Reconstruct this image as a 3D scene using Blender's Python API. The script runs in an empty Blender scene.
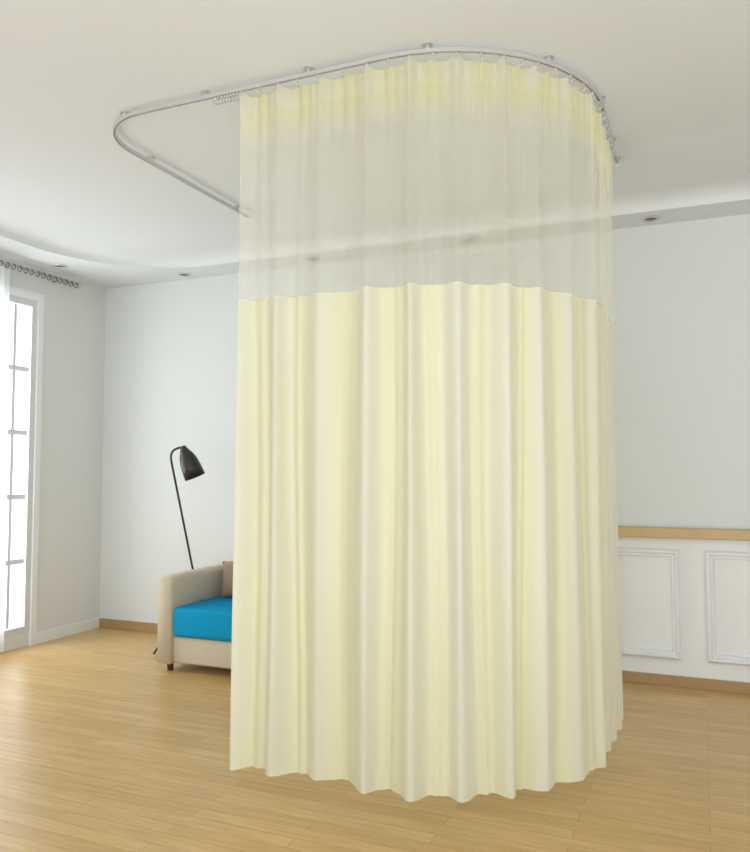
import bpy, bmesh, math, random
from mathutils import Vector, Matrix
random.seed(11)
S=bpy.context.scene
S.view_settings.view_transform='Standard'
S.view_settings.look='None'
COL=S.collection

# ---------------------------------------------------------------- materials
def mat(name,col,rough=0.6,metal=0.0,noise=0.0,nscale=8,spec=0.5,bump=0.0,bscale=200):
    m=bpy.data.materials.new(name); m.use_nodes=True
    nt=m.node_tree; b=nt.nodes['Principled BSDF']
    b.inputs['Roughness'].default_value=rough; b.inputs['Metallic'].default_value=metal
    b.inputs['Specular IOR Level'].default_value=spec
    tc=nt.nodes.new('ShaderNodeTexCoord')
    n=nt.nodes.new('ShaderNodeTexNoise'); n.inputs['Scale'].default_value=nscale
    nt.links.new(tc.outputs['Object'],n.inputs['Vector'])
    mr=nt.nodes.new('ShaderNodeMapRange')
    mr.inputs['To Min'].default_value=1-noise; mr.inputs['To Max'].default_value=1+noise
    nt.links.new(n.outputs['Fac'],mr.inputs['Value'])
    vm=nt.nodes.new('ShaderNodeVectorMath'); vm.operation='SCALE'
    vm.inputs[0].default_value=col
    nt.links.new(mr.outputs['Result'],vm.inputs['Scale'])
    nt.links.new(vm.outputs['Vector'],b.inputs['Base Color'])
    if bump>0:
        n2=nt.nodes.new('ShaderNodeTexNoise'); n2.inputs['Scale'].default_value=bscale
        nt.links.new(tc.outputs['Object'],n2.inputs['Vector'])
        bp=nt.nodes.new('ShaderNodeBump'); bp.inputs['Strength'].default_value=bump; bp.inputs['Distance'].default_value=0.002
        nt.links.new(n2.outputs['Fac'],bp.inputs['Height']); nt.links.new(bp.outputs['Normal'],b.inputs['Normal'])
    return m

def cloth(name,col,transl,transp,tcol=None,rough=0.45,spec=0.4,sheen=.3,col2=None,tcol2=None,transp2=None):
    """woven fabric; col/col2 (painted fold sheen, header yellow on net) blended by 'sheen_and_tone'; transp/transp2 openness blended by 'weave_density'"""
    m=bpy.data.materials.new(name); m.use_nodes=True
    nt=m.node_tree; b=nt.nodes['Principled BSDF']; out=nt.nodes['Material Output']
    tc=nt.nodes.new('ShaderNodeTexCoord')
    n=nt.nodes.new('ShaderNodeTexNoise'); n.inputs['Scale'].default_value=3
    mp=nt.nodes.new('ShaderNodeMapping'); mp.inputs['Scale'].default_value=(3,3,0.25)
    nt.links.new(tc.outputs['Object'],mp.inputs['Vector']); nt.links.new(mp.outputs['Vector'],n.inputs['Vector'])
    mr=nt.nodes.new('ShaderNodeMapRange'); mr.inputs['To Min'].default_value=.97; mr.inputs['To Max'].default_value=1.02
    nt.links.new(n.outputs['Fac'],mr.inputs['Value'])
    vm=nt.nodes.new('ShaderNodeVectorMath'); vm.operation='SCALE'
    nt.links.new(mr.outputs['Result'],vm.inputs['Scale']); nt.links.new(vm.outputs['Vector'],b.inputs['Base Color'])
    b.inputs['Roughness'].default_value=rough; b.inputs['Specular IOR Level'].default_value=spec
    b.inputs['Sheen Weight'].default_value=sheen
    tcol=tcol or col
    at_=nt.nodes.new('ShaderNodeAttribute'); at_.attribute_name='sheen_and_tone'
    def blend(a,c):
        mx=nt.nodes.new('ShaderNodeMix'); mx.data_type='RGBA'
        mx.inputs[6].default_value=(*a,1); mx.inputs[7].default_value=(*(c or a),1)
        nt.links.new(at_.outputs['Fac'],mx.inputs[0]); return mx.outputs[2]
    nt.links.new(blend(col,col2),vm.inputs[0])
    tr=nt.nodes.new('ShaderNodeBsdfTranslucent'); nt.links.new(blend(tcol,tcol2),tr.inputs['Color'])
    mx=nt.nodes.new('ShaderNodeMixShader'); mx.inputs[0].default_value=transl
    nt.links.new(b.outputs[0],mx.inputs[1]); nt.links.new(tr.outputs[0],mx.inputs[2])
    last=mx
    if transp>0:
        tp=nt.nodes.new('ShaderNodeBsdfTransparent')
        m2=nt.nodes.new('ShaderNodeMixShader'); m2.inputs[0].default_value=transp
        if transp2 is not None:
            ad=nt.nodes.new('ShaderNodeAttribute'); ad.attribute_name='weave_density'
            r=nt.nodes.new('ShaderNodeMapRange'); r.inputs['To Min'].default_value=transp; r.inputs['To Max'].default_value=transp2
            nt.links.new(ad.outputs['Fac'],r.inputs['Value']); nt.links.new(r.outputs['Result'],m2.inputs[0])
        nt.links.new(last.outputs[0],m2.inputs[1]); nt.links.new(tp.outputs[0],m2.inputs[2]); last=m2
    nt.links.new(last.outputs[0],out.inputs['Surface'])
    return m

M_wall=mat('wall_paint',(0.735,0.77,0.77),0.8,noise=0.01,nscale=1)
M_wallL=mat('wall_paint_warm',(0.75,0.765,0.755),0.8,noise=0.01,nscale=1)
M_ceil=mat('ceiling_paint',(0.77,0.81,0.84),0.9,noise=0.01,nscale=1)
M_white=mat('white_trim_paint',(0.85,0.87,0.88),0.5,noise=0.01)
M_win=mat('window_frame_paint',(0.68,0.70,0.72),0.5,noise=0.01)
M_wood=mat('ledge_wood',(0.60,0.43,0.22),0.45,noise=0.08,nscale=12)
M_base=mat('baseboard_wood',(0.42,0.26,0.12),0.5,noise=0.08,nscale=12)
M_alu=mat('aluminium',(0.64,0.64,0.64),0.38,0.45)
M_dark=mat('dark_gap',(0.14,0.14,0.14),0.5,0.3)
M_black=mat('black_enamel',(0.025,0.025,0.027),0.35)
M_beige=mat('beige_upholstery',(0.62,0.55,0.43),0.85,noise=0.03,nscale=30,bump=.4)
M_blue=mat('blue_upholstery',(0.008,0.32,0.60),0.85,noise=0.05,nscale=30,bump=.4,spec=.1)
M_brown=mat('brown_pillow_fabric',(0.34,0.23,0.16),0.9,noise=0.05,nscale=30,bump=.4)
M_leg=mat('dark_wood',(0.07,0.035,0.02),0.5)
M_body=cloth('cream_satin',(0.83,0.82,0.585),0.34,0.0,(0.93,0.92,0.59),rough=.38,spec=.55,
             col2=(0.81,0.815,0.72),tcol2=(0.91,0.91,0.76))  # second colour pair is the satin sheen painted on the ridges
M_net=cloth('cream_net',(0.96,0.94,0.78),0.55,0.64,(0.99,0.97,0.80),rough=.7,spec=.1,col2=(0.89,0.87,0.50),tcol2=(0.97,0.95,0.52),transp2=.34)
M_head=cloth('header_tape',(0.88,0.85,0.52),0.45,0.30,(0.96,0.94,0.54),rough=.7,spec=.1,col2=(0.88,0.87,0.74),tcol2=(0.95,0.94,0.8))
M_sheer=cloth('white_sheer',(0.86,0.88,0.9),0.5,0.25,(0.9,0.92,0.94),rough=.8,spec=.1)

def floor_mat():
    m=bpy.data.materials.new('wood_floor'); m.use_nodes=True
    nt=m.node_tree; b=nt.nodes['Principled BSDF']
    tc=nt.nodes.new('ShaderNodeTexCoord')
    br=nt.nodes.new('ShaderNodeTexBrick')
    br.inputs['Scale'].default_value=1; br.inputs['Brick Width'].default_value=0.9; br.inputs['Row Height'].default_value=0.075
    br.inputs['Mortar Size'].default_value=0.0013; br.inputs['Bias'].default_value=0
    br.inputs['Color1'].default_value=(0.60,0.39,0.15,1); br.inputs['Color2'].default_value=(0.68,0.465,0.20,1)
    br.inputs['Mortar'].default_value=(0.41,0.245,0.09,1)
    nt.links.new(tc.outputs['Object'],br.inputs['Vector'])
    mp=nt.nodes.new('ShaderNodeMapping'); mp.inputs['Scale'].default_value=(2,26,1)
    n=nt.nodes.new('ShaderNodeTexNoise'); n.inputs['Scale'].default_value=2; n.inputs['Detail'].default_value=6
    nt.links.new(tc.outputs['Object'],mp.inputs['Vector']); nt.links.new(mp.outputs['Vector'],n.inputs['Vector'])
    mr=nt.nodes.new('ShaderNodeMapRange'); mr.inputs['From Min'].default_value=.25; mr.inputs['From Max'].default_value=.75
    mr.inputs['To Min'].default_value=.85; mr.inputs['To Max'].default_value=1.15
    nt.links.new(n.outputs['Fac'],mr.inputs['Value'])
    vm=nt.nodes.new('ShaderNodeVectorMath'); vm.operation='SCALE'
    nt.links.new(br.outputs['Color'],vm.inputs[0]); nt.links.new(mr.outputs['Result'],vm.inputs['Scale'])
    nt.links.new(vm.outputs['Vector'],b.inputs['Base Color'])
    b.inputs['Roughness'].default_value=0.31; b.inputs['Specular IOR Level'].default_value=0.32
    return m
M_floor=floor_mat()

def glass_mat():
    m=bpy.data.materials.new('window_glass'); m.use_nodes=True
    nt=m.node_tree; out=nt.nodes['Material Output']; nt.nodes.remove(nt.nodes['Principled BSDF'])
    t=nt.nodes.new('ShaderNodeBsdfTransparent'); g=nt.nodes.new('ShaderNodeBsdfGlossy'); g.inputs['Roughness'].default_value=.05
    mx=nt.nodes.new('ShaderNodeMixShader'); mx.inputs[0].default_value=.06
    nt.links.new(t.outputs[0],mx.inputs[1]); nt.links.new(g.outputs[0],mx.inputs[2]); nt.links.new(mx.outputs[0],out.inputs[0])
    return m
M_glass=glass_mat()

# ---------------------------------------------------------------- helpers
def newobj(name,bm,m,parent=None,smooth=False,mod=None):
    me=bpy.data.meshes.new(name); bm.normal_update(); bm.to_mesh(me); bm.free()
    if m: me.materials.append(m)
    if smooth:
        for p in me.polygons: p.use_smooth=True
    o=bpy.data.objects.new(name,me); COL.objects.link(o)
    if parent: o.parent=parent; o.matrix_parent_inverse=Matrix.Identity(4); o.location=-parent.location
    return o
def empty(name,loc,label,cat,group=None):
    o=bpy.data.objects.new(name,None); o.location=loc; o.empty_display_size=.1; COL.objects.link(o)
    o['label']=label; o['category']=cat
    if group:o['group']=group
    return o
def tag(o,label,cat,group=None):
    o['label']=label;o['category']=cat
    if group:o['group']=group
    return o
def struct(o): o['kind']='structure'; return o
def abox(bm,x0,x1,y0,y1,z0,z1):
    vs=[bm.verts.new(c) for c in ((x0,y0,z0),(x1,y0,z0),(x1,y1,z0),(x0,y1,z0),(x0,y0,z1),(x1,y0,z1),(x1,y1,z1),(x0,y1,z1))]
    for f in ((0,3,2,1),(4,5,6,7),(0,1,5,4),(1,2,6,5),(2,3,7,6),(3,0,4,7)): bm.faces.new([vs[i] for i in f])
def box(name,x0,x1,y0,y1,z0,z1,m,parent=None,bev=0,seg=2):
    bm=bmesh.new(); abox(bm,x0,x1,y0,y1,z0,z1)
    if bev: bmesh.ops.bevel(bm,geom=bm.edges[:],offset=bev,segments=seg,profile=.5,affect='EDGES')
    return newobj(name,bm,m,parent,smooth=bev>0 and seg>2)
def tubemesh(bm,pts,r,n=10,caps=True):
    pts=[Vector(p) for p in pts]; rings=[]
    prev=None
    for i,p in enumerate(pts):
        t=(pts[min(i+1,len(pts)-1)]-pts[max(i-1,0)]).normalized()
        if prev is None:
            a=Vector((0,0,1)) if abs(t.z)<.9 else Vector((1,0,0))
            u=t.cross(a).normalized()
        else: u=(prev-t*prev.dot(t)).normalized()
        prev=u; v=t.cross(u)
        rr=r[i] if isinstance(r,(list,tuple)) else r
        rings.append([bm.verts.new(p+u*rr*math.cos(2*math.pi*k/n)+v*rr*math.sin(2*math.pi*k/n)) for k in range(n)])
    for a,b in zip(rings,rings[1:]):
        for k in range(n): bm.faces.new((a[k],a[(k+1)%n],b[(k+1)%n],b[k]))
    if caps: bm.faces.new(rings[0][::-1]); bm.faces.new(rings[-1])
def tube(name,pts,r,m,parent=None,n=10):
    bm=bmesh.new(); tubemesh(bm,pts,r,n); bmesh.ops.recalc_face_normals(bm,faces=bm.faces[:]); return newobj(name,bm,m,parent,True)

# ---------------------------------------------------------------- room
XL,XR,YB,YF=-4.63,3.6,5.08,-3.6
SOF,CEI=2.840,2.918
struct(box('floor',XL-.3,XR+.3,YF-.2,YB+.3,-.1,0,M_floor))
struct(box('ceiling',XL-.3,XR+.3,YF-.2,YB+.3,CEI,CEI+.1,M_ceil))
struct(box('wall_back',XL-.2,XR+.2,YB,YB+.2,0,CEI,M_wall))
struct(box('wall_right',XR,XR+.2,YF,YB,0,CEI,M_wall))
WY0,WY1,WZ0,WZ1=2.45,4.35,0.10,2.58
bm=bmesh.new()
abox(bm,XL-.2,XL,WY1,YB,0,CEI); abox(bm,XL-.2,XL,YF,WY0,0,CEI)
abox(bm,XL-.2,XL,WY0,WY1,0,WZ0); abox(bm,XL-.2,XL,WY0,WY1,WZ1,CEI)
struct(newobj('wall_left',bm,M_wallL))
# soffit with rounded tray opening and curved cove
def rr(x0,x1,y0,y1,r,n=24):
    P=[]
    for cx,cy,a0 in ((x1-r,y1-r,0),(x0+r,y1-r,90),(x0+r,y0+r,180),(x1-r,y0+r,270)):
        for i in range(n+1):
            a=math.radians(a0+90*i/n); P.append((cx+r*math.cos(a),cy+r*math.sin(a)))
    return P
def soffit(name,z0,z1,inner):
    cu=bpy.data.curves.new('soffit','CURVE'); cu.dimensions='2D'; cu.fill_mode='BOTH'; cu.extrude=(z1-z0)/2
    for pts in ([(XL,YF),(XR,YF),(XR,YB),(XL,YB)],inner):
        sp=cu.splines.new('POLY'); sp.points.add(len(pts)-1); sp.use_cyclic_u=True
        for p,c in zip(sp.points,pts): p.co=(c[0],c[1],0,1)
    co=bpy.data.objects.new('tmp',cu); COL.objects.link(co)
    dg=bpy.context.evaluated_depsgraph_get(); me=bpy.data.meshes.new_from_object(co.evaluated_get(dg))
    bpy.data.objects.remove(co)
    me.transform(Matrix.Translation((0,0,(z0+z1)/2))); me.materials.clear(); me.materials.append(M_ceil)
    sf=bpy.data.objects.new(name,me); COL.objects.link(sf); struct(sf)
soffit('trim_1',SOF,CEI,rr(-4.22,3.2,-3.2,4.80,.85))
bm=bmesh.new(); loops=[]
zl=SOF+.014
for i in range(11):
    a=math.radians(90*i/10); off=.17*(1-math.cos(a)); z=zl+(CEI-zl)*math.sin(a)
    loops.append([bm.verts.new((q[0],q[1],z)) for q in rr(-4.22+off,3.2-off,-3.2+off,4.80-off*.8,.85)])
for a,b in zip(loops,loops[1:]):
    m_=len(a)
    for k in range(m_): bm.faces.new((a[k],a[(k+1)%m_],b[(k+1)%m_],b[k]))
bmesh.ops.recalc_face_normals(bm,faces=bm.faces[:])
struct(newobj('trim_21',bm,M_ceil,None,True))

# baseboards
struct(box('baseboard_back',XL,-1.5,YB-.015,YB,0,.075,M_base,bev=.003))
bm=bmesh.new(); abox(bm,XL,XL+.015,WY1+.05,YB,0,.08); abox(bm,XL,XL+.015,YF,WY0-.06,0,.08)
struct(newobj('baseboard_left',bm,M_white))

# wainscot
WX0=-1.5; WF=YB-.025
bm=bmesh.new(); abox(bm,WX0,XR,WF,YB,0,.89)
struct(newobj('trim_2',bm,M_white))
struct(box('trim_3',WX0-.02,XR,WF-.06,YB,.89,.95,M_wood,bev=.006))
struct(box('baseboard_right',WX0,XR,WF-.015,WF,0,.065,M_base,bev=.003))
def framepanel(name,x0,x1,z0,z1,yf):
    bm=bmesh.new()
    prof=[(0,0),(0,.024),(.012,.036),(.022,.036),(.028,.014),(.044,.018),(.048,0)]
    loops=[]
    for d,h in prof:
        loops.append([bm.verts.new(c) for c in ((x0+d,yf-h,z0+d),(x1-d,yf-h,z0+d),(x1-d,yf-h,z1-d),(x0+d,yf-h,z1-d))])
    for a,b in zip(loops,loops[1:]):
        for k in range(4): bm.faces.new((a[k],a[(k+1)%4],b[(k+1)%4],b[k]))
    bmesh.ops.recalc_face_normals(bm,faces=bm.faces[:])
    return struct(newobj(name,bm,M_white))
k=4
PW,GAP=.44,.145
x=-.575-(PW+GAP)
for i in range(8):
    framepanel('trim_%d'%k,x,x+PW,.165,.82,WF); k+=1; x+=PW+GAP
    if x+PW>XR: break

# window
W=empty('window_1',(XL-.05,(WY0+WY1)/2,WZ0),'tall white window door with five rows of panes','window'); 
del W['category']; del W['label']; struct(W)
bm=bmesh.new()
fx0,fx1=XL-.08,XL+.005
ST=.05
abox(bm,fx0,fx1,WY0,WY0+ST,WZ0,WZ1); abox(bm,fx0,fx1,WY1-ST,WY1,WZ0,WZ1)
abox(bm,fx0,fx1,WY0+ST,WY1-ST,WZ0,WZ0+.05); abox(bm,fx0,fx1,WY0+ST,WY1-ST,WZ1-.05,WZ1)
struct(newobj('window_frame',bm,M_win,W))
bm=bmesh.new()
ya,yb,za,zb=WY0+ST,WY1-ST,WZ0+.05,WZ1-.05
ncol=14; cw=(yb-ya)/ncol
for i in range(1,ncol):
    w=.04 if i==7 else .012
    abox(bm,XL-.045,XL-.022,ya+cw*i-w,ya+cw*i+w,za,zb)
for j in range(1,5):
    z=za+(zb-za)*j/5; abox(bm,XL-.046,XL-.020,ya,yb,z-.018,z+.018)
struct(newobj('window_muntin',bm,M_win,W))
struct(box('window_pane',XL-.039,XL-.033,ya,yb,za,zb,M_glass,W))
bm=bmesh.new()
abox(bm,XL,XL+.02,WY1,WY1+.05,0,WZ1+.06); abox(bm,XL,XL+.02,WY0-.06,WY0,0,WZ1+.06); abox(bm,XL,XL+.02,WY0,WY1,WZ1,WZ1+.06)
struct(newobj('trim_20',bm,M_white))

# downlights
def downlight(x,y,z=SOF):
    e=empty('downlight',(x,y,z),'small round recessed ceiling downlight with metal rim','ceiling light','recessed downlights around the ceiling border')
    bm=bmesh.new(); n=28
    prof=[(.034,-.001),(.038,-.010),(.050,-.010),(.056,-.001)]
    rings=[[bm.verts.new((x+r*math.cos(2*math.pi*i/n),y+r*math.sin(2*math.pi*i/n),z+h)) for i in range(n)] for r,h in prof]
    for a,b in zip(rings,rings[1:]):
        for i in range(n): bm.faces.new((a[i],a[(i+1)%n],b[(i+1)%n],b[i]))
    newobj('rim',bm,M_alu,e,True)
    bm=bmesh.new(); bmesh.ops.create_circle(bm,cap_ends=True,segments=n,radius=.037,matrix=Matrix.Translation((x,y,z-.004)))
    newobj('lens',bm,M_dark,e)
for p in ((-.25,4.93),(-1.39,4.93),(-2.57,4.93),(-3.71,4.93),(.87,4.93),(-4.42,4.36),(-4.42,3.2)): downlight(*p)

# ---------------------------------------------------------------- bed curtain track
X0,X1,Y0=-2.59,-.365,2.68; R0,R1=.32,.74; YE=4.1
ZT=2.892
def seglist():
    P=[]
    P+= [(X0,YE-(YE-(Y0+R0))*i/14) for i in range(15)]
    P+= [(X0+R0-R0*math.cos(math.radians(90*i/16)),Y0+R0-R0*math.sin(math.radians(90*i/16))) for i in range(1,17)]
    P+= [(X0+R0+(X1-R1-X0-R0)*i/20,Y0) for i in range(1,21)]
    P+= [(X1-R1+R1*math.sin(math.radians(90*i/24)),Y0+R1-R1*math.cos(math.radians(90*i/24))) for i in range(1,25)]
    P+= [(X1,Y0+R1+(YE-Y0-R1)*i/14) for i in range(1,15)]
    return [Vector((a,b,0)) for a,b in P]
PATH=seglist()
cum=[0]
for a,b in zip(PATH,PATH[1:]): cum.append(cum[-1]+(b-a).length)
TOT=cum[-1]
def at(s):
    s=max(0,min(TOT,s))
    for i in range(len(cum)-1):
        if s<=cum[i+1]:
            f=(s-cum[i])/(cum[i+1]-cum[i]); p=PATH[i].lerp(PATH[i+1],f)
            t0=(PATH[i+1]-PATH[max(i-1,0)]).normalized(); t1=(PATH[min(i+2,len(PATH)-1)]-PATH[i]).normalized()
            t=t0.lerp(t1,f).normalized(); break
    return p,t,Vector((t.y,-t.x,0))
T=empty('curtain_track',(-1.5,Y0,ZT),'U-shaped white aluminium curtain track hung from ceiling','curtain track')
bm=bmesh.new()
prof=[(-.008,.008),(.008,.008),(.008,-.008),(.003,-.008),(.003,-.005),(.006,-.005),(.006,.004),(-.006,.004),(-.006,-.005),(-.003,-.005),(-.003,-.008),(-.008,-.008)]
rings=[]
N=130
for i in range(N+1):
    p,t,n=at(TOT*i/N); rings.append([bm.verts.new(p+n*a+Vector((0,0,ZT+h))) for a,h in prof])
for a,b in zip(rings,rings[1:]):
    for k in range(len(prof)): bm.faces.new((a[k],a[(k+1)%len(prof)],b[(k+1)%len(prof)],b[k]))
bm.faces.new(rings[0]); bm.faces.new(rings[-1][::-1])
bmesh.ops.recalc_face_normals(bm,faces=bm.faces[:])
newobj('rail',bm,M_alu,T)
for s in (.15,.95,1.5,1.95,2.45,2.95,3.45,3.9,4.35,4.7):
    p,t,n=at(s)
    bm=bmesh.new()
    tubemesh(bm,[p+Vector((0,0,ZT+.006)),p+Vector((0,0,CEI-.003))],.007,10)
    tubemesh(bm,[p+Vector((0,0,CEI-.004)),p+Vector((0,0,CEI))],.022,16)
    tubemesh(bm,[p+Vector((0,0,ZT+.006)),p+Vector((0,0,ZT+.012))],.013,12)
    bmesh.ops.recalc_face_normals(bm,faces=bm.faces[:])
    newobj('bracket',bm,M_alu,T,False)

# ---------------------------------------------------------------- bed curtain
sA=cum[14]+ .5*math.pi*R0 + (-1.737-(X0+R0)); sB=TOT-.2
C=empty('bed_curtain',(-1.0,Y0,.11),'cream yellow pleated hospital-style curtain with net top hanging from track','curtain')
ZTOP,ZH,ZNET,ZB=2.876,2.79,2.0,.12
NP=13
L=sB-sA
ed=[0]
for i in range(NP): ed.append(ed[-1]+1+random.uniform(-.25,.25))
ed=[e/ed[-1]*L for e in ed]
amp=[random.uniform(.6,1.2) for _ in range(NP+1)]
pw=[random.uniform(1.0,2.4) for _ in range(NP+1)]
tn=[random.uniform(.65,1.0) for _ in range(NP+1)]
wd=[random.uniform(.6,1.8) for _ in range(NP+1)]
def ph(s):
    for i in range(NP):
        if s<=ed[i+1]+1e-9: return i,(s-ed[i])/(ed[i+1]-ed[i])
    return NP-1,1.
def ss(a,b,x):
    x=max(0,min(1,(x-a)/(b-a))); return x*x*(3-2*x)
def wave(s,z):
    i,f=ph(s); f2=abs(f-.5)*2
    a=amp[i]+(amp[i+1]-amp[i])*ss(0,1,f); q=pw[i]+(pw[i+1]-pw[i])*ss(0,1,f)
    g=(ZTOP-z)/(ZTOP-ZB)
    c=(1-math.cos(math.pi*f2))/2
    w=c**(q*(2.3-1.3*g**.5))
    A=(.036+.028*g**.7)*a
    sr=s/L; fade=1-.5*ss(.5,.8,sr)
    mid=.010*(.15+g)*math.cos(math.pi*f2*2.4+i*1.3)*(1-f2)**1.2
    micro=.0065*ss(2.35,2.85,z)*math.cos(2*math.pi*f*4)
    return (A*w + mid)*fade + micro + .007*g*math.sin(9*s+2*z+.7) - .036 + .012*ss(.5,.8,sr)
def curt_pt(s,z):
    p,t,n=at(sA+s)
    i,f=ph(s)
    drift=.012*math.sin(1.8*z+i*1.7)*math.sin(math.pi*f)
    dz=-.012*ss(2.6,2.87,z)*math.sin(2*math.pi*f)**2
    return p+n*wave(s,z)+t*drift+Vector((0,0,z+dz))
def fold_sheen(s):  # sheen painted into the cloth colour: ridges off-white, valleys yellow
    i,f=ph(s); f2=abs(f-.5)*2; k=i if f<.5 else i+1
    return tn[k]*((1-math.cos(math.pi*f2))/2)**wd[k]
def sheet(name,z0,z1,m,nz,ns=NP*40,mode=0):
    bm=bmesh.new(); G=[]
    for j in range(nz+1):
        z=z0+(z1-z0)*j/nz
        G.append([bm.verts.new(curt_pt(L*i/ns,z)) for i in range(ns+1)])
    for j in range(nz):
        for i in range(ns): bm.faces.new((G[j][i],G[j][i+1],G[j+1][i+1],G[j+1][i]))
    o=newobj(name,bm,m,C,True)
    a=o.data.attributes.new('sheen_and_tone','FLOAT','POINT'); d=o.data.attributes.new('weave_density','FLOAT','POINT')  # first attribute holds painted fold sheen, plus header yellow on the net
    T1=[];D1=[]
    for j in range(nz+1):
        z=z0+(z1-z0)*j/nz
        for i in range(ns+1):
            t=fold_sheen(L*i/ns)
            if mode==1:
                h=ss(2.60,2.80,z)
                T1.append(h*(1-.6*t)); D1.append(h)
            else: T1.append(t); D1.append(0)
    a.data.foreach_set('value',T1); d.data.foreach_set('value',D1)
    return o
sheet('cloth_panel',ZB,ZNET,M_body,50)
sheet('net_panel',ZNET,ZH,M_net,36,mode=1)
sheet('header_tape',ZH,ZTOP,M_head,6)
def hook(s,par,z1=ZT-.008):
    p,t,n=at(s)
    bm=bmesh.new()
    bmesh.ops.create_uvsphere(bm,u_segments=10,v_segments=6,radius=.0065,matrix=Matrix.Translation(p+Vector((0,0,z1-.005))))
    pts=[p+Vector((0,0,z1-.006)),p+Vector((0,0,z1-.014))]
    for i in range(9):
        a=math.pi*(i/8)*1.3
        pts.append(p+Vector((0,0,z1-.023))+n*(.009*math.sin(a))+Vector((0,0,.009*math.cos(a))))
    tubemesh(bm,pts,.0035,6)
    return newobj('hook',bm,M_alu,par,True)
for i in range(NP*2+1):
    if i%2==0: s=ed[i//2]
    else: s=(ed[i//2]+ed[i//2+1])/2
    hook(sA+s,C)
for i in range(8): hook(sA-.025-.015*i,T)
tube('end_cap',[PATH[0]+Vector((0,-.002,ZT)),PATH[0]+Vector((0,.02,ZT))],.013,M_white,T,14)
tube('end_cap',[PATH[-1]+Vector((0,-.002,ZT)),PATH[-1]+Vector((0,.02,ZT))],.013,M_white,T,14)

# ---------------------------------------------------------------- window curtain + rod
RX=XL+.11; RZ=2.765
rod=empty('curtain_rod',(RX,3.5,RZ),'slim grey curtain rod with rings above the window','curtain rod')
tube('rod',[(RX,2.0,RZ),(RX,4.66,RZ)],.011,M_alu,rod,12)
bm=bmesh.new(); bmesh.ops.create_uvsphere(bm,u_segments=14,v_segments=8,radius=.02,matrix=Matrix.Translation((RX,4.67,RZ))); newobj('finial',bm,M_alu,rod,True)
for y in (2.2,3.4,4.5):
    tube('bracket',[(XL,y,RZ),(RX,y,RZ)],.008,M_alu,rod,8)
y=3.2
while y<4.64:
    bm=bmesh.new()
    pts=[(RX+.02*math.cos(a),y,RZ+.02*math.sin(a)-.007) for a in [2*math.pi*i/14 for i in range(15)]]
    tubemesh(bm,pts,.0035,6,False); newobj('ring',bm,M_dark,rod,True); y+=.055
sc=empty('window_curtain',(RX,3.2,.05),'white sheer curtain gathered beside the window','curtain')
bm=bmesh.new();G=[]
for j in range(21):
    z=.03+(RZ-.03-.03)*j/20
    G.append([bm.verts.new((RX+.035*math.sin(2*math.pi*i/12+.3*math.sin(z))*(1-.3*j/20),2.2+(4.03-.04*j/20-2.2)*i/240,z)) for i in range(241)])
for j in range(20):
    for i in range(240): bm.faces.new((G[j][i],G[j][i+1],G[j+1][i+1],G[j+1][i]))
newobj('sheer_panel',bm,M_sheer,sc,True)

# ---------------------------------------------------------------- armchair
ax0,ax1,ay0,ay1=-3.28,-2.42,4.12,4.93
A=empty('armchair',((ax0+ax1)/2,(ay0+ay1)/2,0),'beige upholstered armchair with bright blue seat cushion','armchair')
box('base',ax0+.02,ax1-.02,ay0+.03,ay1-.01,.055,.228,M_beige,A,.02,3)
AW=.115
def arm(x0):
    P=[]
    w=AW; r=.036; top=.612
    P+= [(0,.055),(0,.50)]
    for i in range(0,7):
        a=math.radians(180-90*i/6); P.append((r+r*math.cos(a),top-r+r*math.sin(a)))
    for i in range(0,7):
        a=math.radians(90-90*i/6); P.append((w-r+r*math.cos(a),top-r+r*math.sin(a)))
    P+= [(w,.50),(w,.055)]
    bm=bmesh.new()
    def ring(y,dz,sh):
        r=[]
        for px,pz in P:
            cx=w/2; r.append(bm.verts.new((x0+cx+(px-cx)*sh,y,pz+(dz if pz>.3 else 0))))
        return r
    ys=[(ay0,-.022,.84),(ay0+.008,-.010,.92),(ay0+.028,0,1),(ay0+.3,.004,1),(ay1-.04,.0,1),(ay1-.012,-.006,.95),(ay1,-.02,.85)]
    rs=[ring(*q) for q in ys]
    for a,b in zip(rs,rs[1:]):
        for k in range(len(P)): bm.faces.new((a[k],a[(k+1)%len(P)],b[(k+1)%len(P)],b[k]))
    bm.faces.new(rs[0][::-1]); bm.faces.new(rs[-1])
    bmesh.ops.recalc_face_normals(bm,faces=bm.faces[:])
    return newobj('armrest',bm,M_beige,A,True)
arm(ax0); arm(ax1-AW)
box('backrest',ax0+AW-.005,ax1-AW+.005,ay1-.17,ay1,.2,.60,M_beige,A,.045,5)
box('seat_cushion',ax0+AW+.003,ax1-AW-.003,ay0+.005,ay1-.165,.229,.415,M_blue,A,.028,5)
for lx,ly in ((ax0+.06,ay0+.07),(ax1-.06,ay0+.07),(ax0+.06,ay1-.07),(ax1-.06,ay1-.07)):
    bm=bmesh.new(); tubemesh(bm,[(lx,ly,0),(lx,ly,.06)],[.018,.026],12); newobj('leg',bm,M_leg,A,True)
bm=bmesh.new(); n=16; G0=[];G1=[]
for j in range(n+1):
    r0=[];r1=[]
    for i in range(n+1):
        u=i/n*2-1; v=j/n*2-1
        e=((1-u**4)*(1-v**4))**.5*.06
        q=1-.09*(1-abs(u)**2)*abs(v)**2; q2=1-.09*(1-abs(v)**2)*abs(u)**2
        r0.append(bm.verts.new((u*.19*q2,-e,v*.135*q))); r1.append(bm.verts.new((u*.19*q2,e,v*.135*q)))
    G0.append(r0);G1.append(r1)
for j in range(n):
    for i in range(n):
        bm.faces.new((G0[j][i],G0[j][i+1],G0[j+1][i+1],G0[j+1][i])); bm.faces.new((G1[j][i],G1[j+1][i],G1[j+1][i+1],G1[j][i+1]))
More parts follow.
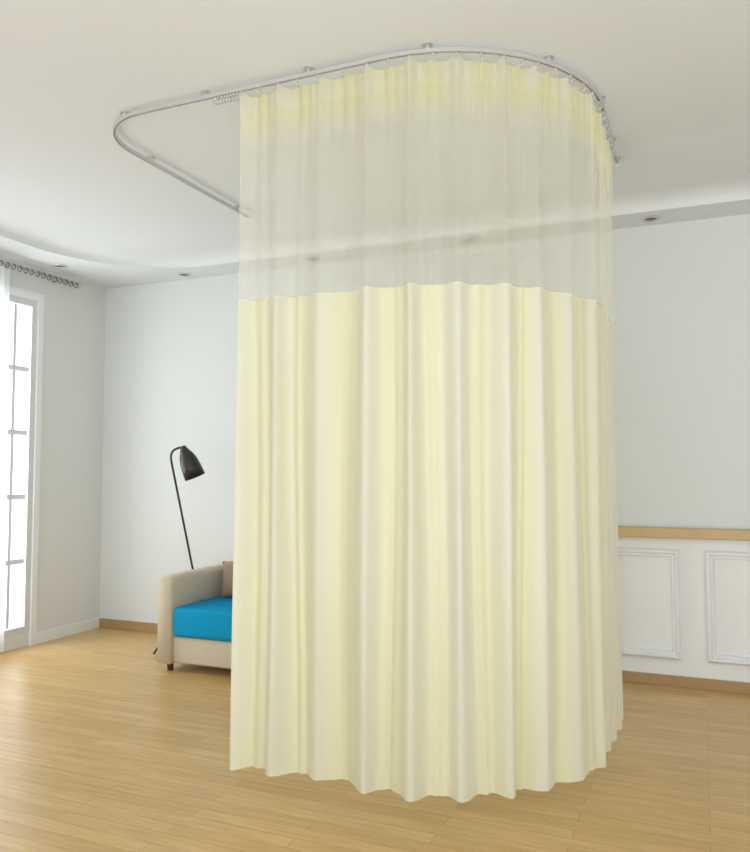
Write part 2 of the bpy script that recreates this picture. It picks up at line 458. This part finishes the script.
bmesh.ops.remove_doubles(bm,verts=bm.verts[:],dist=.0005); bmesh.ops.recalc_face_normals(bm,faces=bm.faces[:])
pil=newobj('throw_pillow',bm,M_brown,None,True); pil.location=(-2.945,4.635,.556); pil.rotation_euler=(math.radians(-18),math.radians(-10),0)
tag(pil,'brown throw pillow leaning against the armchair backrest','pillow')

# ---------------------------------------------------------------- floor lamp
Lm=empty('floor_lamp',(-3.41,4.7,0),'black metal floor lamp with cone shade behind armchair','floor lamp')
bot=Vector((-3.43,4.90,.01)); top=Vector((-3.345,4.33,1.36))
pts=[bot.lerp(top,i/10) for i in range(11)]
c0=top; d=(top-bot).normalized(); rgt=Vector((.921,.389,0))
sh_top=top+rgt*.08+Vector((0,0,.095))
for i in range(1,9):
    f=i/8; a=c0.lerp(c0+d*.10,f); b=(c0+d*.10).lerp(sh_top,f); pts.append(a.lerp(b,f))
tube('pole',pts,.0078,M_black,Lm,10)
piv=bot.lerp(top,.33)
for f in ((-3.58,4.47,.006),(-3.345,4.50,.006)):
    tube('leg',[piv,Vector(f)],.007,M_black,Lm,8)
bm=bmesh.new(); n=28
axis=Vector((.42*.921,.42*.389,-1)).normalized()
uu=axis.cross(Vector((0,1,0))).normalized(); vv=axis.cross(uu)
pr=[(0.004,-.01),(.018,-.008),(.024,.01),(.034,.03),(.050,.06),(.062,.10),(.068,.15),(.072,.22),(.069,.218),(.059,.10),(.044,.06),(.004,.03)]
rings=[[bm.verts.new(sh_top+axis*h+uu*r*math.cos(2*math.pi*i/n)+vv*r*math.sin(2*math.pi*i/n)) for i in range(n)] for r,h in pr]
for a,b in zip(rings,rings[1:]):
    for i in range(n): bm.faces.new((a[i],a[(i+1)%n],b[(i+1)%n],b[i]))
bmesh.ops.recalc_face_normals(bm,faces=bm.faces[:])
newobj('lamp_shade',bm,M_black,Lm,True)
bm=bmesh.new(); bmesh.ops.create_uvsphere(bm,u_segments=14,v_segments=10,radius=.03,matrix=Matrix.Translation(sh_top+axis*.13)); newobj('bulb',bm,M_white,Lm,True)
bm=bmesh.new(); bmesh.ops.create_uvsphere(bm,u_segments=12,v_segments=8,radius=.013,matrix=Matrix.Translation(sh_top)); newobj('joint',bm,M_black,Lm,True)

# ---------------------------------------------------------------- light
w=bpy.data.worlds.new('world'); S.world=w; w.use_nodes=True
bg=w.node_tree.nodes['Background']; bg.inputs[0].default_value=(.96,.985,1,1); bg.inputs[1].default_value=1.3
def area(name,loc,rot,sx,sy,e,col=(1,1,1)):
    l=bpy.data.lights.new(name,'AREA'); l.shape='RECTANGLE'; l.size=sx; l.size_y=sy; l.energy=e; l.color=col
    o=bpy.data.objects.new(name,l); o.location=loc; o.rotation_euler=[math.radians(a) for a in rot]; COL.objects.link(o); return o
area('window_daylight',(XL-.35,3.37,1.4),(90,0,-90),1.8,2.4,100,(.96,.985,1))
area('room_fill',(0.6,-3.2,1.7),(90,0,0),6,2.2,60,(.98,.99,1))  # added fill light behind the camera, not an actual window
area('bounce_fill',(0.8,-1.0,.35),(165,0,0),5,2.0,125,(.90,.95,1))  # unseen upward fill, added to brighten the ceiling

cam=bpy.data.cameras.new('camera'); cam.sensor_fit='HORIZONTAL'; cam.sensor_width=36; cam.lens=36*771/750
co=bpy.data.objects.new('camera',cam); co.location=(0,0,1.3); co.rotation_euler=(math.radians(93.27),0,math.radians(22.9)); COL.objects.link(co); S.camera=co
